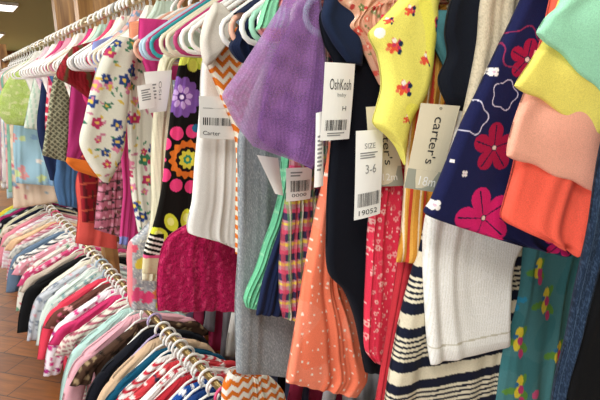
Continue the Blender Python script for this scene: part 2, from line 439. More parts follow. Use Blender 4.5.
# ---------------------------------------------------------------- tags with writing
def text_mesh(s, shear=0.0):
    c = bpy.data.curves.new('t', 'FONT'); c.body = s; c.resolution_u = 3; c.shear = shear
    o = bpy.data.objects.new('t', c); col.objects.link(o); bpy.context.view_layer.update()
    dg = bpy.context.evaluated_depsgraph_get(); me = o.evaluated_get(dg).to_mesh()
    V = np.array([v.co[:2] for v in me.vertices]); F = [tuple(p.vertices) for p in me.polygons]
    bpy.data.objects.remove(o); bpy.data.curves.remove(c)
    lo, hi = V.min(0), V.max(0); V = (V-lo)/(hi-lo)
    return V, F
def tagcard(parent, fr, quad, mat, items, name='price_tag', label=None, bend=.002):
    """quad: photo corners tl,tr,br,bl; items: (kind, payload, box(x0,y0,x1,y1) in tag units, rot, material)"""
    Q = np.array([fr.uz(*q) for q in quad])
    def bil(x, y):
        x = np.asarray(x)[..., None]; y = np.asarray(y)[..., None]
        return (Q[0]*(1-x)+Q[1]*x)*(1-y)+(Q[3]*(1-x)+Q[2]*x)*y
    bd = lambda x, y: -bend*np.sin(pi*np.asarray(x))+bend*1.5*np.asarray(y)**2
    g = np.linspace(0, 1, 9); X, Y = np.meshgrid(g, g); p = bil(X, Y); b = bd(X, Y); n = 81; idx = np.arange(n).reshape(9, 9)
    Vf = np.stack([p[..., 0], b-.0003, p[..., 1]], -1).reshape(-1, 3); Vb = Vf+np.array([0, .0006, 0])
    q = lambda I: np.stack([I[:-1, :-1], I[1:, :-1], I[1:, 1:], I[:-1, 1:]], -1).reshape(-1, 4)
    ring = np.concatenate([idx[0, :-1], idx[:-1, -1], idx[-1, :0:-1], idx[:0:-1, 0]])
    side = np.stack([ring, np.roll(ring, -1), np.roll(ring, -1)+n, ring+n], -1)
    root = link(name, mesh_np(np.vstack([Vf, Vb]), np.vstack([q(idx), q(idx+n)[:, ::-1], side]), smooth=False), mat, parent, fr)
    if label: root['label'] = label
    for kind, pay, (x0, y0, x1, y1), rot, im in items:
        if kind == 'text':
            V, F = text_mesh(pay)
            a, bb = V[:, 0], V[:, 1]
            if rot == 0: x, y = x0+(x1-x0)*a, y1-(y1-y0)*bb
            else: x, y = x0+(x1-x0)*bb, y0+(y1-y0)*a           # reads downwards
            nm = 'lettering'
        elif kind == 'bars':
            r = random.Random(pay); x = []; F = []; t = 0; y = []
            while t < 1:
                w_ = r.choice((.012, .02, .03)); F.append(tuple(range(len(x), len(x)+4)))
                for (i, j) in ((0, 1), (1, 1), (1, 0), (0, 0)): x.append(x0+(x1-x0)*min(1, t+w_*i)); y.append(y0+(y1-y0)*j)
                t += w_+r.choice((.012, .02, .035))
            x, y = np.array(x), np.array(y); nm = 'barcode'
        else:                                                   # solid band or lines of small print
            x, y, F = [], [], []
            for k in range(pay):
                yy = y0+(y1-y0)*k/pay; hh = (y1-y0)/pay*(.5 if pay > 1 else 1); F.append(tuple(range(len(x), len(x)+24)))
                e = (random.Random(k+int(x0*100)).uniform(.7, 1) if pay > 1 else 1)
                xs = np.linspace(0, 1, 12)
                x += list(x0+(x1-x0)*e*xs)+list(x0+(x1-x0)*e*xs[::-1]); y += [yy+hh]*12+[yy]*12
            x, y = np.array(x), np.array(y); nm = 'printed_band' if pay == 1 else 'small_print'
        pp = bil(x, y); dd = bd(x, y)-.0008
        if kind == 'band' and pay == 1: dd += .0003
        me = bpy.data.meshes.new('m'); me.from_pydata([(pp[i, 0], dd[i], pp[i, 1]) for i in range(len(x))], [], F); me.update()
        link(nm, me, im, root, fr)
    return root

# ================================================================ the near upper row, nearest the viewer last
HANGERS = []   # (Y, colour, garment phrase)
def G(name, Y, rows, base, label, cat, hc='white', phrase=None, parts=False, yaw=None, top='shoulder', **kw):
    fr = Frame(Y, yaw)
    if top == 'shoulder': rows = NECK+rows
    elif top == 'neck': rows = [(('w', -.05, -.112), None)]+rows
    elif top == 'bar': rows = [(('w', -.12, -.222), ('w', .12, -.222))]+rows
    HANGERS.append((Y, yaw, hc, phrase or label))
    kw.setdefault('seed', int(Y*1000))
    if parts:
        e = empty(name, fr, label, cat, 'clothes on the upper rail')
        cloth(parts, fr, rows, base, parent=e, **kw); return e, fr
    o = cloth(name, fr, rows, base, **kw); tag(o, label, cat, 'clothes on the upper rail'); return o, fr
W = lambda u, z: ('w', u, z)

# --- purple daisy and pink flower on black
def p18(p):
    p.flower(191, 52, 19, 9, 'b7c93c', None, .3, .5); p.petals(191, 52, 13, 5, 7, 'd6dd5c', .2); p.disc(189, 44, 7, '4f9a2e')
    p.petals(180, 97, 13, 5, 12, '7b54a0', .2, 1.5); p.ring(180, 97, 0, 11, '8d5fb0'); p.petals(180, 97, 8, 2.4, 8, 'c9a9dd', .1, 1.6); p.disc(180, 97, 4.5, '54307c'); p.disc(180, 97, 2.2, 'e7d8ef')
    p.petals(186, 159, 28, 6.6, 11, 'e8427c', .2, 1.0); p.ring(186, 159, 0, 18.5, 'e0762a', .07, 14); p.ring(186, 159, 0, 12.5, '1c1416', .04, 12)
    p.ring(186, 159, 0, 9, 'e6df4a', .12, 9); p.ring(186, 159, 0, 4.5, '2f9a78', .1, 7); p.disc(186, 159, 2, 'e6df4a')
    p.disc(194, 128, 4, '2b6d8e')
    p.petals(181, 245, 28, 6.2, 11, 'd9de3f', .22, 1.55); p.petals(181, 245, 29, 3.2, 11, 'eef08a', .22, 1.3)
    p.ring(181, 245, 0, 18, '4f9f3a', .08, 12); p.ring(181, 245, 0, 13, '2a8a9c'); p.ring(181, 245, 0, 9.5, '101322'); p.disc(181, 245, 7, '2d5fb0')
    m = p.px < 162.5
    p.set(m & (p.py > 233), '15130f')
    for y in (235, 240, 245, 250): p.set(m & (p.py > y+(p.px-150)*.25) & (p.py < y+2.3+(p.px-150)*.25), 'e9e4d6')
    p.set(m & (p.py > 254) & (p.py < 257), 'e05a86'); p.set(m & (p.py >= 257), 'd8cda4'); p.speckle(.0, 'ffffff')
# far to near
def floral_cream(p):
    p.scatter(.037, .0150, ['2c4380', 'b93560', 'd97f9c', '2c4380', '3d7d5c', 'c23a62'], 'flower', 3, 5, .78, 'e3c15a')
    p.scatter(.021, .0078, ['3f7f5d', '5a9470', '2e6a55', 'd8b84e', 'c47d92'], 'leaf', 9, 5, .55)
G('jacket', 1.93, [((72, 47), (104, 38)), ((61, 62), (102, 58)), ((57, 77), (100, 80)), ((72, 86), (99, 95)), ((90, 100), (99, 103))], '8e2028',
  'dark red corduroy jacket with brown straps at upper left', 'jacket', 'white', 'dark red corduroy jacket', top=None, T=.03, fold=.006, lam=.09,
  paint=lambda p: (p.stripes(.012, .005, '6f151c', 'u'), p.set(np.abs(p.px-(80+(p.py-50)*.25)) < 2.2, '5a4a30'), p.set(np.abs(p.px-(70-(p.py-50)*.2)) < 1.8, '5a4a30')), mat=KNIT)
G('trousers', 1.78, [((100, 70), (118, 70)), ((100, 135), (118, 135)), ((79, 160), (99, 160)), ((80, 190), (98, 190)), ((82, 222), (96, 223))], '8a1a26', 'red plaid trousers hanging just below the patterned sleeve at left', 'trousers',
  'grey', 'red plaid trousers', top=None, T=.02, paint=lambda p: (p.stripes(.05, .012, '5d1a20', 'u'), p.stripes(.05, .006, 'b8503c'), p.stripes(.05, .004, '3d2c22', 'u', .02)))
G('trousers', 1.86, [((98, 70), (118, 70)), ((98, 140), (118, 140)), ((77, 175), (118, 172)), ((78, 215), (117, 215)), ((75, 243), (117, 249))], 'd9574f', 'coral red leggings with soft wide hem beside the wooden post', 'leggings',
  'white', 'coral red leggings', top=None, T=.02, fold=.005)
G('shirt', 1.62, [((93, 42), (114, 35)), ((91, 55), (112, 55)), ((96, 74), (108, 78)), ((100, 100), (112, 120))], '8b93c8', 'periwinkle blue shirt tucked between red jacket and cream floral blouse', 'shirt', 'white',
  'periwinkle shirt', top=None, T=.02)
def tweed(p): p.scatter(.016, .006, ['6f4a44', '3c3436', 'c9889a', 'e3b9c0', '8d5060'], 'dot', 4, 5, .9); p.stripes(.03, .005, '54383a')
G('jumper', 1.5, [((100, 120), (128, 120)), ((100, 165), (127, 165)), ((97, 200), (125, 200)), ((94, 229), (121, 237))], 'b5697c', 'mottled pink and brown knitted jumper below cream floral sleeve', 'jumper', 'cream',
  'mottled pink jumper', top='bar', T=.015, mat=KNIT, paint=tweed)
G('top', 1.40, [((122, 60), (134, 60)), ((121, 120), (134, 120)), ((124, 150), (133, 150)), ((128, 189), (132, 190))], 'ef8a5c', 'coral orange top showing as thin strip beside cream floral sleeve', 'top', 'white', 'coral orange top', top='bar', T=.01)
G('trousers', 1.32, [((121, 140), (156, 140)), ((123, 190), (154, 190)), ((121, 215), (152, 218)), ((119, 244), (150, 249))], 'c03c78', 'magenta jersey leggings hanging under cream floral blouse', 'leggings', 'white', 'magenta leggings',
  top='bar', T=.012, paint=lambda p: p.set((p.py > 236) & (p.px < 127), '7f86c4'))
G('top', 1.27, [((129, 22), (146, 20)), ((130, 45), (150, 50)), ((134, 90), (160, 90)), ((138, 150), (160, 150))], 'f19c7a', 'peach cotton top high up between white hanger and pink one', 'top', 'peach', 'peach cotton top', top=None, T=.012)
e, fr = G('blouse', 1.20, [((126, 62), (165, 60)), ((127, 110), (162, 110)), ((129, 160), (159, 160)), ((132, 195), (157, 198)), ((138, 232), (154, 234))], 'dedaca',
  'cream blouse with navy, pink and green flowers and long sleeve', 'blouse', 'white', 'cream floral blouse', parts='body', top='bar', T=.012, fold=.004, paint=floral_cream)
f2 = Frame(1.165)
cloth('sleeve', f2, [((119, 36), (140, 40)), ((104, 52), (134, 60)), ((92, 85), (130, 90)), ((84, 118), (127, 118)), ((79, 142), (124, 145)), ((86, 160), (119, 163)), ((97, 176), (112, 177)), ((103, 182), (109, 183))], 'dedaca',
  parent=e, paint=floral_cream, T=.022, fold=.005, lam=.09)
cloth('cuff', Frame(1.215), [((67, 157), (99, 163)), ((66, 162), (98, 172)), ((74, 170), (98, 178))], 'd8702c', parent=e, T=.008, fold=.003)['label'] = 'orange edging under the sleeve'
G('top', 1.13, [((139, 18), (168, 20)), ((139, 50), (165, 50)), ((146, 72), (165, 74)), ((152, 110), (165, 110))], 'd23c80', 'magenta pink top behind the bunch of hanger ends, upper left', 'top', 'peach', 'magenta pink top', top=None, T=.010)
def patchwork(p):
    p.noise(.3, 160, 3, 'a8aab4'); p.speckle(.25, '8b95a3', 4, .7); p.speckle(.12, 'ece8e0', 6)
    p.disc(139, 262, 6, 'ead04e'); p.disc(150, 244, 5, 'f0785a'); p.disc(132, 247, 4, 'e8627c'); p.disc(156, 292, 6, 'f08a4e')
    p.flower(134, 293, 8, 5, 'f0588c'); p.flower(146, 296, 7, 5, 'e8487c'); p.disc(131, 280, 4, 'd9a0b4'); p.disc(157, 303, 4, 'e4cc4a')
    p.set((p.px < 130.5), 'f08a90')
G('leggings', 1.07, [((172, 80), (200, 80)), ((168, 195), (200, 195)), ((140, 232), (176, 232)), ((128, 244), (167, 244)), ((127, 275), (166, 275)), ((128, 300), (166, 303)), ((131, 309), (165, 311))], 'c3c4cb',
  'grey leggings with pink, yellow and orange patches beneath striped cuff', 'leggings', 'sky', 'patchwork grey leggings', top=None, T=.012, paint=patchwork)
e, fr = G('cardigan', 1.02, [((160, 60), (178, 58)), ((154, 110), (176, 110)), ((151, 160), (172, 160)), ((151, 215), (168, 215)), ((143, 262), (165, 262)), ((142, 280), (163, 281))], 'e4dcc0',
  'narrow cream ribbed cardigan beside the black flowered leggings', 'cardigan', 'teal', 'narrow cream cardigan', parts='body', top='bar', T=.012, mat=KNIT,
  paint=lambda p: p.stripes(.008, .003, 'd8d0b4', 'u'))
tagcard(e, Frame(.985), [(144, 72), (172, 70), (167, 111), (150, 113)], PAPER, [('text', 'OSH', (.5, .25, .62, .7), 1, GREYINK), ('band', 5, (.2, .3, .4, .7), 0, GREYINK)], label='white price tag, wider of two')
tagcard(e, Frame(.97), [(137, 86), (152, 83), (156, 107), (140, 110)], PAPER, [('band', 5, (.2, .2, .8, .7), 0, GREYINK)], label='small white price tag')
G('leggings', .965, [((181, 56), (212, 56)), ((173, 95), (210, 95)), ((167, 140), (208, 140)), ((161, 190), (205, 190)), ((153, 225), (200, 228)), ((144, 250), (195, 252)), ((142, 273), (190, 276))], '15120f',
  'black leggings printed with big purple, pink and yellow flowers', 'leggings', 'cream', 'black flowered leggings', top='bar', T=.010, fold=.0025, paint=p18, px=.6, maxn=(150, 380))
def lace(p): p.noise(.55, 420, 5, 'a01446'); p.noise(.75, 300, 8, 'd23a6c')
G('skirt', .89, [((208, 75), (238, 75)), ((206, 160), (238, 160)), ((200, 215), (238, 212)), ((168, 238), (238, 224)), ((159, 262), (236, 240)), ((157, 290), (240, 280)), ((158, 311), (239, 311))], 'b91d55', 'magenta lace skirt with rounded shoulder below white top', 'skirt', 'magenta', 'magenta lace skirt',
  top='bar', T=.012, mat=LACE, paint=lace, fold=.004, hemwave=.0015)
e, fr = G('top', .82, [((203, 60), (246, 60)), ((200, 105), (247, 105)), ((195, 160), (246, 160)), ((192, 200), (246, 205)), ((188, 232), (245, 243)), ((205, 236), (243, 252))], 'ece8e2', 'plain white top with a barcode price tag, left of purple tulle', 'top', 'white',
  'plain white top', parts='body', top='bar', T=.010, fold=.0035, lam=.06)
tagcard(e, Frame(.775), [(199, 96), (240, 97), (239, 140), (200, 138)], PAPER, [('band', 1, (.08, .27, .85, .285), 0, GREYINK), ('bars', 5, (.08, .50, .97, .68), 0, INK), ('text', 'Carter', (.08, .82, .5, .92), 0, INK), ('text', 'x', (.68, .2, .74, .27), 0, INK)])
def zig(p): p.stripes(.020, .010, 'e07522', 'z', 0, .014, .030)
e, fr = G('dress', .765, [((214, 42), (246, 22)), ((206, 60), (250, 50)), ((213, 78), (252, 80)), ((222, 100), (252, 110)), ((235, 135), (246, 140)), ((236, 200), (242, 200)), ((236, 254), (241, 256))], 'f1e4d0',
  'white dress with wavy orange bands and thin orange edge', 'dress', 'white', 'orange wave dress', parts='body', top=None, T=.010, paint=zig, px=.7)
cloth('hood', Frame(.745), [((214, 2), (222, 3)), ((205, 18), (232, 16)), ((200, 40), (234, 28)), ((203, 60), (222, 50)), ((206, 66), (212, 64))], 'ded6ca', parent=e, T=.012, fold=.003)['label'] = 'plain cream lining turned outward'
G('top', .665, [((248, 8), (270, 0)), ((234, 38), (264, 22)), ((230, 48), (260, 40)), ((238, 60), (258, 55)), ((247, 65), (252, 64)) ], '17203a', 'navy blue short sleeve poking out left of purple tulle', 'top', 'peach', 'navy blue top', top='shoulder', T=.016, fold=.003)
G('trousers', .625, [((240, 130), (300, 130)), ((238, 180), (300, 180)), ((238, 250), (300, 250)), ((236, 310), (298, 310)), ((236, 372), (297, 377))], '8d9296', 'wide grey heather knit trousers hanging below purple tulle', 'trousers', 'white', 'grey heather trousers',
  top='bar', T=.010, mat=KNIT, fold=.0035, lam=.1, px=1.0, paint=lambda p: (p.speckle(.35, '787e84', 3, .7), p.speckle(.2, 'b0b4b6', 5, .7)))
G('blouse', .592, [((280, 190), (300, 190)), ((272, 220), (295, 222)), ((262, 250), (285, 250)), ((254, 272), (275, 274)), ((244, 298), (262, 300)), ((246, 307), (255, 309))], '6dbd92', 'mint green top with long thin crumpled sleeve', 'top', 'mint', 'mint green top',
  top='bar', T=.009, fold=.003, lam=.03, paint=lambda p: p.noise(.7, 260, 2, '8ed0a6'))
G('skirt', .565, [((288, 200), (310, 200)), ((272, 250), (310, 250)), ((262, 280), (308, 280)), ((255, 314), (302, 318))], '1a2444', 'navy blue skirt between mint sleeve and plaid skirt', 'skirt', 'white', 'navy skirt', top='bar', T=.008)
def plaid(p):
    p.stripes(.034, .016, '3a3350', 'z', .004); p.stripes(.034, .005, 'd9c04e', 'z', .012); p.stripes(.034, .007, 'c5486a', 'z', .026)
    m = ((p.u+.003) % .022) < .007; p.set(m, '5f9a68', .55); m = ((p.u+.012) % .022) < .005; p.set(m, 'b8404e', .6); m = ((p.u) % .022) < .002; p.set(m, 'f0ddd0', .6)
e, fr = G('skirt', .535, [((287, 190), (330, 190)), ((282, 230), (330, 230)), ((280, 270), (328, 270)), ((280, 300), (326, 300)), ((283, 318), (318, 326))], 'b8848c', 'pleated plaid skirt in pink, green and navy with barcode tag', 'skirt', 'pink', 'pleated plaid skirt',
  parts='skirt_panel', top='bar', T=.008, fold=.0035, lam=.022, paint=plaid, px=1.0)
tagcard(e, Frame(.505), [(286, 168), (312, 167), (311, 199), (287, 202)], PAPER, [('bars', 8, (.15, .38, .9, .72), 0, INK), ('band', 2, (.15, .12, .6, .3), 0, GREYINK), ('text', '0000', (.2, .78, .8, .88), 0, INK)])
tagcard(e, Frame(.512), [(257, 155), (278, 158), (284, 196), (276, 194)], PAPER, [], label='blank white tag half hidden by tulle')
G('top', .49, [((266, 0), (300, -5)), ((258, 25), (290, 20)), ((257, 30), (286, 32)), ((270, 42), (284, 40))], '86cfa2', 'mint sleeve hem with pink trim above purple tulle', 'top', 'mint', 'mint and pink top', top='shoulder', T=.008,
  paint=lambda p: p.set((p.py > 28) & (p.px > 258) | (p.px > 276) & (p.py < 8), 'd88c8c'))
def cdots(p):
    p.noise(.25, 40, 1, 'f58a6c'); p.scatter(.0165, .0019, ['fbe4d2'], 'dot', 5, 5, .95)
e, fr = G('dress', .472, [((333, 120), (352, 120)), ((325, 170), (342, 165)), ((318, 205), (338, 205)), ((309, 245), (336, 250)), ((302, 285), (343, 287)), ((296, 320), (354, 312)), ((291, 355), (362, 345)), ((287, 376), (368, 378)), ((286, 382), (358, 397))], 'f7805f',
  'coral orange dress with small white dots, fanning out at its hem', 'dress', 'white', 'coral dotted dress', parts='body', top='bar', T=.010, fold=.0042, lam=.05, paint=cdots, px=1.0, ruffle=0, hemwave=.0008, bulge=.006)
# --- purple tulle
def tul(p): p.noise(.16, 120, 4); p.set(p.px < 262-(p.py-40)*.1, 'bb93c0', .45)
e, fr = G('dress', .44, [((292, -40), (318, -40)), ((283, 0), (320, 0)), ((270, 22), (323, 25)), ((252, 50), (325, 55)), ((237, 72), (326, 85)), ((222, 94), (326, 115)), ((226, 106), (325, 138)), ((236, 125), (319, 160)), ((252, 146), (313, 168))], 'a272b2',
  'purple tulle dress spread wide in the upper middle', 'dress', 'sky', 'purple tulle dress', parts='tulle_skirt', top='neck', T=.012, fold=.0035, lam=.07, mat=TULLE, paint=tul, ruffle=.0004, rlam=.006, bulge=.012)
cloth('lining', Frame(.457), [((292, 20), (322, 20)), ((272, 60), (325, 60)), ((262, 100), (325, 100)), ((257, 130), (324, 138)), ((262, 142), (320, 160)), ((285, 155), (313, 170))], '74489c', parent=e, T=.006, fold=.003, lam=.04)['label'] = 'darker violet lining under the net'
# --- navy and black
e, fr = G('outfit', .412, [((322, 10), (372, 8)), ((324, 40), (384, 45)), ((334, 62), (388, 75)), ((334, 90), (392, 100)), ((331, 150), (392, 150)), ((327, 220), (392, 220)), ((328, 272), (392, 272)), ((343, 290), (392, 290)), ((353, 315), (390, 320)), ((360, 345), (386, 350)), ((365, 372), (382, 375))], '0f121b',
  'near-black navy romper with long leg, between coral and red garments', 'romper', 'white', 'dark navy romper', parts='body', top='neck', T=.010, fold=.0035, lam=.07)
cloth('sleeve', Frame(.395), [((326, -25), (352, -30)), ((324, 0), (352, 0)), ((321, 18), (357, 24)), ((330, 38), (362, 52)), ((346, 62), (362, 66))], '1c2740', parent=e, T=.010, fold=.003)
tagcard(e, Frame(.386), [(325, 62), (355, 64), (350, 139), (321, 141)], PAPER, [('text', 'OshKosh', (.18, .2, .9, .34), 0, INK), ('text', 'baby', (.45, .38, .75, .44), 0, GREYINK), ('text', 'H', (.65, .55, .78, .61), 0, INK), ('bars', 3, (.12, .73, .85, .87), 0, INK), ('band', 2, (.2, .9, .8, .96), 0, GREYINK)])
tagcard(e, Frame(.396), [(316, 113), (323, 111), (324, 186), (315, 188)], PAPER, [('band', 9, (.2, .3, .8, .8), 0, GREYINK)], label='white tag turned almost edge-on')
# --- coral floral top over red floral trousers
def ctop(p): p.scatter(.017, .006, ['d9574a', 'e0806a', '7a8f5a', 'e9b9a0'], 'flower', 2, 5, .9, 'f4e6cc'); p.scatter(.011, .0026, ['b8403c', '6b7a4a'], 'dot', 7, 5, .5)
G('blouse', .388, [((352, 18), (402, -5)), ((346, 27), (402, 18)), ((356, 38), (402, 40)), ((364, 52), (402, 55)), ((380, 85), (402, 90))], 'dfa98c', 'peach blouse with tiny coral flowers, left of yellow top', 'blouse', 'teal', 'peach floral blouse', top='shoulder', T=.008, fold=.003, lam=.03, paint=ctop, px=1.0)
def rflor(p): p.scatter(.013, .0042, ['e89c9a', 'e4aca4', 'd9666c'], 'flower', 6, 6, .75, 'cf2c48'); p.scatter(.007, .0012, ['f0c4bc'], 'dot', 8, 5, .35)
e, fr = G('trousers', .372, [((384, 140), (412, 140)), ((376, 180), (410, 180)), ((369, 220), (408, 220)), ((366, 270), (404, 270)), ((364, 325), (402, 325)), ((365, 350), (396, 350)), ((374, 362), (390, 366))], 'd8334c', 'red floral cuffed trousers under a beige card tag', 'trousers', 'pink',
  'red floral trousers', parts='legs', top='bar', T=.008, paint=rflor, px=.9, fold=.003)
tagcard(e, Frame(.35), [(366, 107), (392, 105), (405, 186), (372, 187)], BEIGE, [('text', "carter's", (.45, .12, .72, .72), 1, INK), ('band', 1, (0, .74, 1, .999), 0, GREYCARD), ('text', '12m', (.35, .83, .8, .92), 0, PAPER)], label='beige card tag with grey foot, behind the white one')
tagcard(e, Frame(.338), [(356, 131), (383, 129), (381, 214), (355, 221)], PAPER, [('bars', 4, (.1, .7, .92, .86), 0, INK), ('text', 'SIZE', (.3, .14, .7, .2), 0, GREYINK), ('text', '3-6', (.35, .38, .75, .48), 0, GREYINK), ('band', 3, (.15, .24, .8, .32), 0, GREYINK), ('text', '19052', (.15, .9, .85, .96), 0, INK)], label='long white tag with barcode')
G('trousers', .352, [((415, 160), (440, 160)), ((408, 200), (438, 200)), ((400, 250), (428, 250)), ((392, 300), (415, 300)), ((384, 350), (402, 350)), ((376, 400), (394, 400)), ((372, 425), (390, 425))], 'b8303a', 'plain dark red trouser leg beside red floral trousers', 'trousers', 'white', 'plain dark red trousers', top='bar', T=.007, fold=.002)
def must(p): p.stripes(.0095, .0035, 'd8a14a', 'u'); p.stripes(.019, .004, 'c8452f', 'u', .004); p.stripes(.019, .002, 'e9d3b0', 'u', .010)
G('dress', .334, [((420, 10), (458, 8)), ((414, 60), (456, 60)), ((406, 110), (454, 110)), ((406, 170), (452, 170)), ((402, 230), (450, 230)), ((396, 262), (440, 262))], 'c98a34', 'mustard dress with red and tan upright bands behind the card tag', 'dress', 'green', 'mustard banded dress',
  top='bar', T=.007, paint=must, px=.9)
def yflor(p):
    for (x, y, k) in ((389, 47, 1), (398, 88, 1), (426, 25, 1), (404, 12, .7), (384, 22, .5), (420, 60, .8), (402, 118, .6), (424, 50, .6)):
        p.petals(x, y, 4.2*k, 2.3*k, 5, 'e4573a', .5, 1.6); p.petals(x+3, y-1, 3.5*k, 1.8*k, 3, 'c9385c', 1.1, 1.3)
        p.disc(x+6*k, y-2, 2.7*k, '1d2c4a'); p.disc(x-6*k, y+3, 2*k, 'e47a52'); p.disc(x+5*k, y+6*k, 2.4*k, '23324f'); p.disc(x, y-5*k, 2.4*k, 'f3ead8')
    p.disc(376, 34, 5, 'f4f2e2'); p.noise(.72, 90, 3, 'f0e860')
e, fr = G('top', .316, [((392, 8), (440, 0)), ((376, 25), (437, 25)), ((369, 34), (434, 45)), ((378, 55), (431, 70)), ((382, 85), (425, 95)), ((377, 108), (412, 118)), ((374, 123), (408, 132)), ((386, 134), (406, 146)), ((398, 144), (405, 166))], 'eae06c',
  'bright yellow top with scattered coral and navy flowers', 'top', 'white', 'bright yellow flowered top', parts='body', top='neck', T=.014, fold=.002, lam=.09, paint=yflor, px=.9)
cf = Frame(.262)
tagcard(e, cf, [(421, 103), (460, 106), (438, 193), (405, 188)], BEIGE, [('text', "carter's", (.40, .14, .66, .68), 1, INK), ('band', 1, (0, .76, 1, .999), 0, GREYCARD), ('text', '18m', (.36, .83, .86, .94), 0, PAPER), ('text', 'o', (.46, .03, .53, .055), 0, INK)], name='size_tag', label="beige card tag lettered in black with grey foot")
G('top', .284, [((452, 0), (495, 0)), ((446, 30), (492, 30)), ((449, 55), (490, 60)), ((440, 80), (487, 90)), ((448, 108), (482, 115))], '10131c', 'black crumpled top between card tag and oatmeal garment', 'top', 'cream', 'black crumpled top', top='neck', T=.010, fold=.0045, lam=.03, mat=KNIT)
G('cardigan', .264, [((482, -5), (528, -5)), ((477, 40), (524, 40)), ((470, 80), (520, 80)), ((462, 120), (515, 120)), ((455, 148), (505, 150))], 'c8baa0', 'oatmeal heather cardigan left of navy flowered dress', 'cardigan', 'teal', 'oatmeal heather cardigan', top='neck', T=.009, mat=KNIT,
  paint=lambda p: p.speckle(.3, 'ab9d85', 3, .6))
def strip(p):
    nv = '161a2c'
    p.noise(.05, 100, 2)
    q = p.py-.0*(p.px)
    # bands along the cloth: wide navy, then four thin lines
    z = p.z; z0 = p.fr.uz(412, 265)[1]; per = z0-p.fr.uz(400, 325)[1]; f = ((z0-z) % per)/per
    for a, b in ((0, .17), (.22, .26), (.31, .35), (.40, .44), (.49, .53), (.58, .77)): p.set((f > a) & (f < b), nv)
G('dress', .324, [((476, 10), (512, 10)), ((462, 110), (520, 110)), ((440, 190), (528, 195)), ((424, 225), (528, 225)), ((418, 250), (526, 250)), ((410, 280), (524, 290)), ((402, 310), (522, 325)), ((394, 350), (518, 355)), ((388, 385), (514, 390)), ((382, 425), (510, 428))], 'd9cfb6',
  'cream dress with navy bands and thin navy lines, bottom right', 'dress', 'white', 'cream and navy banded dress', top=None, T=.012, fold=.006, lam=.06, mat=KNIT, paint=strip, px=.55, maxn=(220, 380), hemwave=.003)
def trop(p):
    p.noise(.4, 60, 4, '3c7277')
    for (x, y, h) in ((541, 300, 26), (514, 338, 24), (552, 350, 18), (514, 385, 22), (533, 268, 14)):
        p.petals(x, y, h*.4, 4, 3, '5a8a3a', 1.2, 2.0); p.petals(x, y-2, h*.25, 4, 2, 'd9c23a', 1.5, 1.8); p.petals(x+2, y+6, h*.3, 3, 2, 'b83a6a', -1.4, 1.8)
        p.disc(x-2, y-4, 2.5, '2f6a96')
    p.petals(512, 300, 6, 3, 4, '2f86a8', .3, 1.8); p.disc(530, 390, 5, 'c8507c')
G('leggings', .312, [((522, 235), (600, 240)), ((519, 270), (590, 275)), ((512, 310), (582, 315)), ((503, 350), (576, 350)), ((496, 400), (568, 400)), ((492, 430), (562, 430))], '46787c', 'teal leggings with parrots and tropical blooms, bottom right', 'leggings', 'white', 'teal tropical leggings', top='bar', T=.009, paint=trop, px=.9, fold=.004)
G('top', .302, [((474, 20), (512, 20)), ((458, 120), (520, 120)), ((437, 190), (526, 195)), ((425, 220), (525, 235)), ((423, 260), (513, 262)), ((424, 300), (508, 300)), ((427, 340), (508, 330)), ((430, 364), (510, 346))], 'f5f3ee', 'thick white knitted top hanging below navy flowered dress', 'top', 'white', 'thick white knitted top', top=None, T=.010, mat=KNIT, fold=.003, lam=.05,
  px=1.0, paint=lambda p: (p.stripes(.004, .0012, 'e9e6dc', 'u'), p.set(np.abs(p.py-(345-(p.px-430)*.22)) < .8, 'c9c2ae')))
def nflor(p):
    for (x, y, r, ph) in ((490, 147, 25, .3), (479, 216, 32, .55), (522, 60, 20, .2), (556, 238, 20, .3), (545, 150, 22, .9)):
        c1 = 'a3163f' if y < 180 else 'c81d62'
        p.flower(x, y, r, 5, c1, None, ph, .55); d, a = p.polar(x, y)
        p.set((d < r*.9) & (np.abs(np.sin(2.5*(a-ph))) < .05+.9/np.maximum(d, 1)), '16193a'); p.disc(x, y, 3.2, '16193a'); p.disc(x, y, 2.2, 'e9cdbc')
    for (x, y, r) in ((517, 50, 21), (468, 117, 16), (500, 95, 14)):
        p.ring(x, y, r*.93, r, '8a2a50' if r > 20 else 'cdc8dc', .12, 5)
    for (x, y, r) in ((490, 72, 5), (431, 203, 6), (459, 172, 3.5), (520, 208, 3.5), (448, 160, 2)):
        p.flower(x, y, r, 4, 'e4dcd8', 'caa9b8', .7, .5, .25)
G('dress', .240, [((524, -10), (575, -10)), ((514, 15), (580, 10)), ((497, 50), (582, 55)), ((478, 90), (584, 100)), ((460, 125), (584, 140)), ((442, 170), (582, 180)), ((430, 200), (576, 215)), ((424, 212), (575, 235)), ((436, 219), (572, 250)), ((500, 240), (566, 257))], '1a1d45',
  'navy dress with large magenta flowers, hung on the right', 'dress', 'white', 'navy magenta-flowered dress', top='neck', T=.010, paint=nflor, px=.6, fold=.003, maxn=(260, 400), lam=.07)
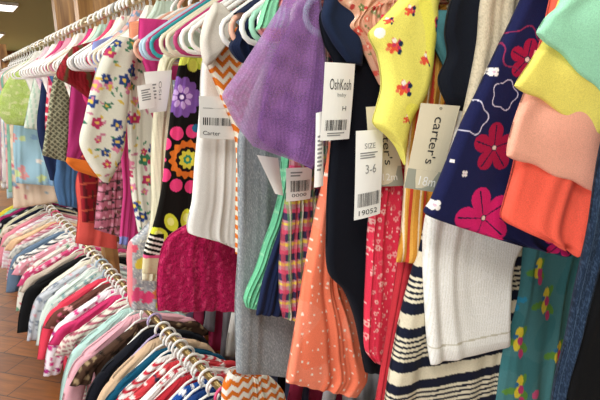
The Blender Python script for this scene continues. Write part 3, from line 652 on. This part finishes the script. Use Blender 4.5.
# --- tiered ruffle dress
e, fr = G('dress', .200, [((556, -20), (620, -20)), ((545, 30), (616, 30)), ((532, 80), (614, 80)), ((522, 130), (606, 130)), ((514, 170), (600, 180)), ((506, 205), (592, 215)), ((504, 218), (588, 232)), ((512, 226), (584, 243)), ((545, 240), (576, 254))], 'f4614c',
  'tiered ruffle dress fading mint, yellow, peach and coral, far right', 'dress', 'green', 'tiered ruffle dress', parts='coral_tier', top='neck', T=.010, fold=.007, lam=.06, px=1.0, hemwave=.002, maxn=(120, 200))
kw = dict(parent=e, T=.006, fold=.0042, lam=.07, px=1.1, maxn=(120, 160), hemwave=.0015, bulge=.006)
cloth('peach_tier', Frame(.187), [((535, 50), (622, 50)), ((527, 85), (620, 85)), ((516, 115), (616, 120)), ((509, 140), (610, 160)), ((506, 156), (600, 192))], 'f2ab92', **kw)
cloth('yellow_tier', Frame(.175), [((562, -10), (640, -10)), ((547, 33), (636, 40)), ((530, 62), (622, 88)), ((514, 86), (602, 134))], 'eede6c', **kw)
cloth('mint_tier', Frame(.163), [((566, -45), (655, -45)), ((560, 0), (645, 0)), ((546, 17), (628, 58)), ((536, 33), (606, 94))], '9fdcb8', **kw)
def jn(p): p.stripes(.0016, .0005, '182436', 'u'); p.speckle(.25, '3d5068', 3, .6); p.set(np.abs(p.s-.10) < .010, '43566c')
G('jeans', .150, [((640, -60), (720, -60)), ((624, 30), (690, 30)), ((608, 110), (650, 110)), ((601, 150), (634, 150)), ((592, 210), (622, 210)), ((579, 270), (608, 270)), ((568, 330), (592, 330)), ((557, 385), (578, 385)), ((550, 430), (570, 430))], '1e2c40', 'dark blue denim jeans at the right edge', 'jeans', 'white', 'dark blue jeans', top=None, T=.007, mat=DENIM, paint=jn, px=1.3)

G('trousers', .140, [((660, -60), (720, -60)), ((640, 100), (700, 100)), ((606, 250), (690, 250)), ((588, 320), (680, 320)), ((572, 380), (670, 380)), ((564, 430), (660, 430))], '0b0b0d', 'black cloth filling the dark gap in the bottom right corner beside the jeans', 'trousers', 'white', 'black gap-filling cloth', top=None, T=.007)  # black cloth added to stand for the dark gap beside the jeans
# --- small garments farther along the upper row
def green_lace(p): p.noise(.3, 70, 2, 'bfd873'); p.noise(.7, 90, 5, 'e0e8a8')
G('top', 3.7, [((30, 58), (46, 56)), ((12, 74), (40, 80)), ((1, 92), (34, 95)), ((-2, 112), (30, 112)), ((6, 124), (24, 126))], 'c6dc84', 'lime green lace top at the far left', 'top', 'white', 'lime green lace top', top=None, T=.03, mat=LACE, paint=green_lace)
G('dress', 3.9, [((22, 70), (50, 70)), ((14, 122), (48, 122)), ((13, 150), (54, 150)), ((16, 183), (54, 186))], 'a8cfe0', 'pale blue floral chiffon skirt below lime lace top', 'skirt', 'white', 'pale blue chiffon skirt', top='bar', T=.02, fold=.01,
  paint=lambda p: p.scatter(.09, .03, ['e8a0a0', 'f0e8e0', 'd8e8a8', '8fb4d8'], 'flower', 3, 5, .8))
G('top', 3.4, [((38, 60), (52, 58)), ((30, 95), (48, 95)), ((25, 120), (42, 120)), ((24, 128), (38, 130))], 'dfe8d8', 'white and mint striped top beside lime lace top', 'top', 'white', 'white and mint striped top', top=None, T=.02, paint=lambda p: p.stripes(.03, .008, 'b4d4bc', 'u'))
G('trousers', 3.05, [((44, 60), (60, 58)), ((40, 95), (60, 95)), ((37, 130), (58, 130)), ((50, 180), (60, 182))], '1f2a4c', 'narrow navy trousers left of the red plaid shirt', 'trousers', 'white', 'narrow navy trousers', top=None, T=.02)
G('shirt', 2.85, [((50, 56), (66, 54)), ((47, 90), (64, 92)), ((45, 124), (60, 128)), ((48, 150), (60, 152))], 'c2344a', 'red and white plaid shirt left of the olive lattice top', 'shirt', 'white', 'red and white plaid shirt', top=None, T=.018, paint=lambda p: (p.stripes(.05, .014, 'ecd8d8'), p.stripes(.05, .012, 'e8b8bc', 'u')))
G('jeans', 2.65, [((58, 100), (84, 100)), ((56, 165), (82, 162)), ((54, 185), (81, 188)), ((59, 205), (78, 208))], '4a6d96', 'small blue denim jeans beneath the olive lattice top', 'jeans', 'white', 'small blue jeans', top='bar', T=.02, mat=DENIM)
G('top', 2.5, [((56, 66), (72, 62)), ((51, 90), (71, 90)), ((47, 120), (70, 122)), ((42, 155), (66, 162))], '5b5a48', 'olive top with pale lattice dots, left of the magenta trousers', 'top', 'white', 'olive lattice top', top=None, T=.02, paint=lambda p: p.lattice(.026, .007, 'a8a688'), px=.8)
G('trousers', 2.25, [((72, 70), (94, 68)), ((69, 110), (92, 110)), ((68, 140), (88, 142)), ((66, 157), (80, 160))], 'a8326c', 'plain magenta trousers under the red corduroy jacket', 'trousers', 'cream', 'plain magenta trousers', top=None, T=.02)
fars = [(5.35, 'c08f9c', 'mauve fluffy jumper'), (5.2, '9dccc0', 'aqua green top'), (5.05, 'e7a08c', 'salmon pink blouse'), (4.9, 'd4c4b4', 'beige knitted top'), (4.75, 'c79aac', 'dusty rose cardigan'),
        (4.6, 'e8e2dc', 'off-white blouse'), (4.45, 'b8d8e0', 'powder blue top'), (4.3, 'e8b8b8', 'pale rose dress'), (4.15, '8fc4ac', 'sea green top'), (4.02, 'f0d8c0', 'light apricot top')]
for i, (Y, c, ph) in enumerate(fars):
    G('top', Y, [(W(-.19, -.25), None), (W(-.18, -.4), None), (W(-.25, -1.10-.1*(i % 3 == 0)), None)], c, ph+' near the far end of the upper rail', 'top', 'white', ph, yaw=.12*sin(i*2.3), T=.02, fold=.008, px=2.2,
      paint=(lambda p, i=i: p.scatter(.06, .02, ['ffffff', 'd86a80', '88aac0'], 'flower', i, 5, .5)) if i % 2 else None)
bits = [(3.55, 'f0ece4', 'white bodysuit'), (3.15, 'e9c9d4', 'blush pink top'), (2.95, 'f2eee8', 'ivory blouse'), (2.75, 'd2477c', 'hot pink vest'), (2.4, 'e8e0d4', 'ecru top'), (2.13, 'cf3c78', 'raspberry vest'), (2.04, 'e8dcc8', 'sand coloured shirt'), (1.70, 'f0e8dc', 'milk white shirt'),
        (2.58, 'e4a0b4', 'carnation pink top'), (2.33, 'f2e4dc', 'shell white top'), (1.97, 'b8d0c0', 'pale jade top'), (1.82, 'd8486c', 'rosy red vest'), (1.74, 'ece4d4', 'light linen shirt'), (1.56, 'e6b0a8', 'salmon rose top'), (1.45, 'ece8dc', 'eggshell shirt'), (1.36, 'c8d8c8', 'faded mint shirt')]
for i, (Y, c, ph) in enumerate(bits):
    G('top', Y, [(W(-.028, -.062), W(.04, -.058)), (W(-.055, -.105), W(.07, -.10)), (W(-.13, -.185), W(.15, -.175)), (W(-.10, -.26), W(.17, -.26)), (W(-.05, -.5), W(.16, -.5))], c, ph+' on the upper rail, only its collar showing among white hooks', 'top', 'white', ph, top=None, T=.016, fold=.006, px=2.0,
      paint=(lambda p, i=i: p.scatter(.03, .010, ['ffffff', 'd86a80', '7f9fc0'], 'flower', i, 5, .5)) if i % 3 == 1 else None)
for Y, yaw, hc, ph in HANGERS:
    s = ph.split(',')[0]
    hanger(Frame(Y, yaw), hc, f'{hc} plastic hanger holding the {s} on the upper rail', small=Y < .43)
# bare hangers seen among the others
for Y, hc, lb in ((1.66, 'white', 'broad white hanger end jutting out left of peach top'), (.86, 'white', 'empty white hanger with loop beside the orange wave dress'), (.93, 'cream', 'empty cream hanger above black flowered leggings'),
                  (1.09, 'sky', 'empty pale blue hanger behind the empty magenta one'), (.70, 'white', 'empty white hanger behind the navy sleeve'), (1.045, 'magenta', 'empty magenta hanger just behind the teal one')):
    hanger(Frame(Y, 0), hc, lb)

# ================================================================ the lower row of small baby clothes
# (spacing, base colour, second colours, pattern, phrase, sleeve, hanger), far to near
LOW = """f0d84a|||lemon yellow top|l
8fd0b8|||aqua green bodysuit|l
b0306c|||berry pink vest|s
20202a|f0f0f0,d0d0e0|f|black top with white blossoms|s
e8e0c0|||pale straw bodysuit|l
1c2238|||midnight blue top|l
e8dccc|c8a088,a09080|f|oatmeal floral bodysuit|s
f098a8|||candy pink top|l
f4eef2|e8b8c8|s|white frilly blouse|l
e4d4c4|e0a8a0,c0b0a0|f|ecru floral top|s
f0c8a0|||light peach bodysuit|s
e0bcc0|c05070|s|rose striped top|l
d8d4cc|a0a0a0|f|light grey speckled top|s
6a7f98|||slate blue top|l
f2f0e8|283048|s|white top with navy stripes|s
e8a0b0|ffffff|f|soft pink dotted top|s
e8e4d8|cf6f78,6f9f7f|f|ivory floral bodysuit|l
d04878|f0d0d8|f|deep pink printed top|s
c8b8a8|||taupe bodysuit|s
161618|||black long-sleeved cardigan|l
f0e8d8|||cream long jumper|l
c8ccd4|7f8898,d8a0a8|f|grey printed bodysuit|l
dce8e0|||pale mint cardigan|l
c8d4cc|80a0a0|f|sage speckled top|l
e8455c|||coral red cardigan|l
6b4038|e8a8a8,d0607c|f|brown floral jacket|s
f4eaf0|d83a88,b03080|f|white pyjamas with magenta flowers|l
d23a70|||strong pink top|s
e8dcd0|b06070|s|cream top with rose stripes|s
b8dcd4|||mint bodysuit|l
f0b4c0|||baby pink cardigan|l
4a3428|a08868,2a1c14|f|brown camouflage jacket|s
14161f|||black fleece jacket|l
d8b898|||beige bodysuit|l
12506c|||petrol blue jumper|l
e8e4e0|c03040,303848|s|white striped pyjamas|l
d04048|f4e8e4,3a3a50|f|red pyjamas with white print|s
f0ece8|d04858|f|white bodysuit with red hearts|s
b82c38|||crimson cardigan|s
1e4fa0|f0f0f4|f|royal blue top with white stars|s
20407c|||cobalt jacket|s
5a5e64|b8b8b4|s|charcoal striped bodysuit|s
d8d8d4|707070|f|light grey leopard top|s
c83c6c|||cerise jacket|s
8c8478|50483c|f|grey snakeskin top|s
e0507c|||bright pink vest|s
f2ece0|e07522|z|white vest with orange waves|s
d8d0c8|||stone coloured top|s
c8ccd0|||pale grey blouse|s
b8bcc0|e8e8e8|s|silver grey striped top|l
787c82|||mid grey leggings|s
a8acb0|||ash grey jumper|s
3c4450|||graphite trousers|s
885c68|||plum bodysuit|s
2a2c34|||off-black jacket|l
c4a8b8|||lilac grey top|s""".split('\n')
PATS = {'f': lambda cs, i: (lambda p: p.scatter(.034, .012, cs, 'flower', i, 5, .8)),
        's': lambda cs, i: (lambda p: p.stripes(.022, .008, cs[0])),
        'z': lambda cs, i: (lambda p: p.stripes(.02, .01, cs[0], 'z', 0, .012, .03))}
rnd = random.Random(5)
ys = []
y = 4.9
for i in range(len(LOW)):
    ys.append(y); y -= (.105 if i < 19 else .087 if i < 34 else .056)
print('lower row from', ys[0], 'to', ys[-1])
prev = None
for i, ln in enumerate(LOW):
    if i == 46: continue
    c, cs, pt, ph, sl = ln.split('|'); cs = cs.split(',') if cs else []
    Y = ys[i]; yaw = (.11*sin(i*.45)+rnd.uniform(-.025, .025)) if i < 34 else rnd.uniform(-.02, .02)-.03; fr = Frame(Y, yaw, ZL)
    lb = f'{ph} on lower rail' + (f', next to the {prev}' if prev else ', farthest of them')
    e = empty('baby_clothes', fr, lb, 'baby clothes', 'baby clothes on the lower rail'); prev = ph
    ln_ = rnd.uniform(.52, .62); w_ = rnd.uniform(.20, .225)+(.065 if i < 22 else .03 if i < 32 else 0)
    if ph.startswith(('black long', 'cream long', 'coral red', 'white pyjamas')): ln_, w_ = .635, (.30 if i == 19 else .235 if i < 22 else .25)
    paint = PATS[pt](cs, i) if pt else None
    th = .026 if i > 33 else .040
    k2 = dict(paint=paint, parent=e, fold=.006, px=1.7, T=th*.62, maxn=(90, 110))
    mat = KNIT if rnd.random() < .3 else COTTON
    cloth('body', fr, [(W(-.035, -.112), None), (W(-w_*.62, -.165), None), (W(-w_*.98, -.215), None), (W(-w_*.93, -.27), None), (W(-w_, -ln_*.85), None), (W(-w_*1.02, -ln_), None)], c, seed=i, mat=mat, **k2)
    for sd in (-1, 1):
        if sl == 'l': rows = [((.10, -.170), (.13, -.186)), ((w_*.88, -.255), (w_*1.08, -.225)), ((w_-.01, -.34), (w_+.075, -.32)), ((w_+.04, -.49), (w_+.115, -.48))]
        else: rows = [((.10, -.168), (.13, -.184)), ((w_*.9, -.235), (w_*1.08, -.20)), ((w_*1.02, -.30), (w_+.085, -.275))]
        rr = [(W(-o[0], o[1]), W(-n_[0], n_[1])) if sd > 0 else (W(n_[0], n_[1]), W(o[0], o[1])) for n_, o in rows]
        if sd < 0: rr = [(W(n_[0], n_[1]), W(o[0], o[1])) for n_, o in rows]
        cloth('sleeve', fr, rr, c, seed=i+50*sd+60, mat=mat, off=-.006, **k2)
    hc = 'white' if rnd.random() < .8 else rnd.choice(['pink', 'cream', 'sky', 'lilac'])
    if 36 <= i <= 44: hc = 'white'
    if i in (43,45): hc = 'pink'
    if i == 46: hc = 'white'
    hanger(Frame(Y+.012, yaw, ZL), hc, f'{hc} plastic hanger holding the {ph} on the lower rail')

# ================================================================ the rack standing behind, seen through the gap
XB = 1.20
BACK = ['d8d4d0|white cotton nightshirt', '2a2630|charcoal tunic', 'b83868|magenta tunic', 'e8e4e0|plain white pillow-soft blouse', '3a2c34|dark plum trousers', 'b4a0c8|lilac sleeved dress', '24283a|ink blue trousers',
        'c8406c|fuchsia cardigan', '8c8890|mid grey tunic', 'f0ece8|long white shirt', '202026|black trousers', '6878a0|dusty blue shirt', 'a83050|wine red dress', 'c0bcc0|silver grey dress', '2c3040|dark slate dress', '9c9ca0|pewter grey tunic', '50545c|dark grey trousers']
e = bpy.data.objects.new('clothes_rail', None); col.objects.link(e); e.location = (XB, .3, ZL-.0225+.12); tag(e, 'steel clothes rail of the rack behind, under the magenta skirt', 'clothes rail')
V, F = tube([(0, t, 0) for t in np.linspace(0, 3.4, 8)], .0125, 16); link('bar', mesh_np(V, F), STEEL, e)
for t in (0, 3.4):
    V, F = tube([(0, t-.012, 0), (0, t+.012, 0)], .022, 16); link('end_cap', mesh_np(V, F), STEEL, e)
for y, lb in ((.24, 'near upright post of the rack standing behind'), (3.76, 'far upright post of the rack standing behind')):
    q = box('rack_post', (XB-.035, y-.035, 0), (XB+.035, y+.035, 1.1), PW, kind=None); tag(q, lb, 'rack post')
for i, ln in enumerate(BACK):
    c, ph = ln.split('|'); Y = 3.4-i*.185; fr = Frame(Y, rnd.uniform(-.5, .1), ZL+.12, XB)
    e = empty('garment', fr, f'{ph} hanging on the rack behind', 'clothes', 'clothes on the rack behind')
    cloth('body', fr, [(W(-.035, -.112), None), (W(-.13, -.165), None), (W(-.19, -.215), None), (W(-.19, -.40), None), (W(-.22, -.68), None)], c, seed=i+300, parent=e, T=.03, fold=.012, px=2.2, lam=.08)
    for sd in (-1, 1):
        n_, o_ = [(.11, -.17), (.2, -.27), (.24, -.5)], [(.13, -.186), (.24, -.24), (.30, -.48)]
        rr = [(W(-b[0], b[1]), W(-a[0], a[1])) if sd > 0 else (W(a[0], a[1]), W(b[0], b[1])) for a, b in zip(n_, o_)]
        cloth('sleeve', fr, rr, c, seed=i+350, parent=e, T=.02, fold=.008, px=2.2)
    hanger(Frame(Y+.01, fr.yaw, ZL+.12, XB), 'white', f'white plastic hanger holding the {ph} on the rack behind')

fr = Frame(ys[46], 0, ZL)
o = cloth('vest', fr, [(W(-.05, -.10), W(.05, -.10)), ((232, 374), (262, 373)), ((224, 384), (274, 380)), ((222, 402), (284, 394)), ((222, 440), (288, 430)), ((226, 480), (290, 480))], 'f6efe4', T=.02, fold=.004, paint=lambda p: p.stripes(.03, .014, 'e07522', 'z', 0, .014, .03), px=1.0)
tag(o, 'white vest with wavy orange stripes, below wide grey trousers', 'vest')
hanger(Frame(ys[46]+.012, 0, ZL), 'white', 'white plastic hanger holding the wavy orange striped vest on lower rail')
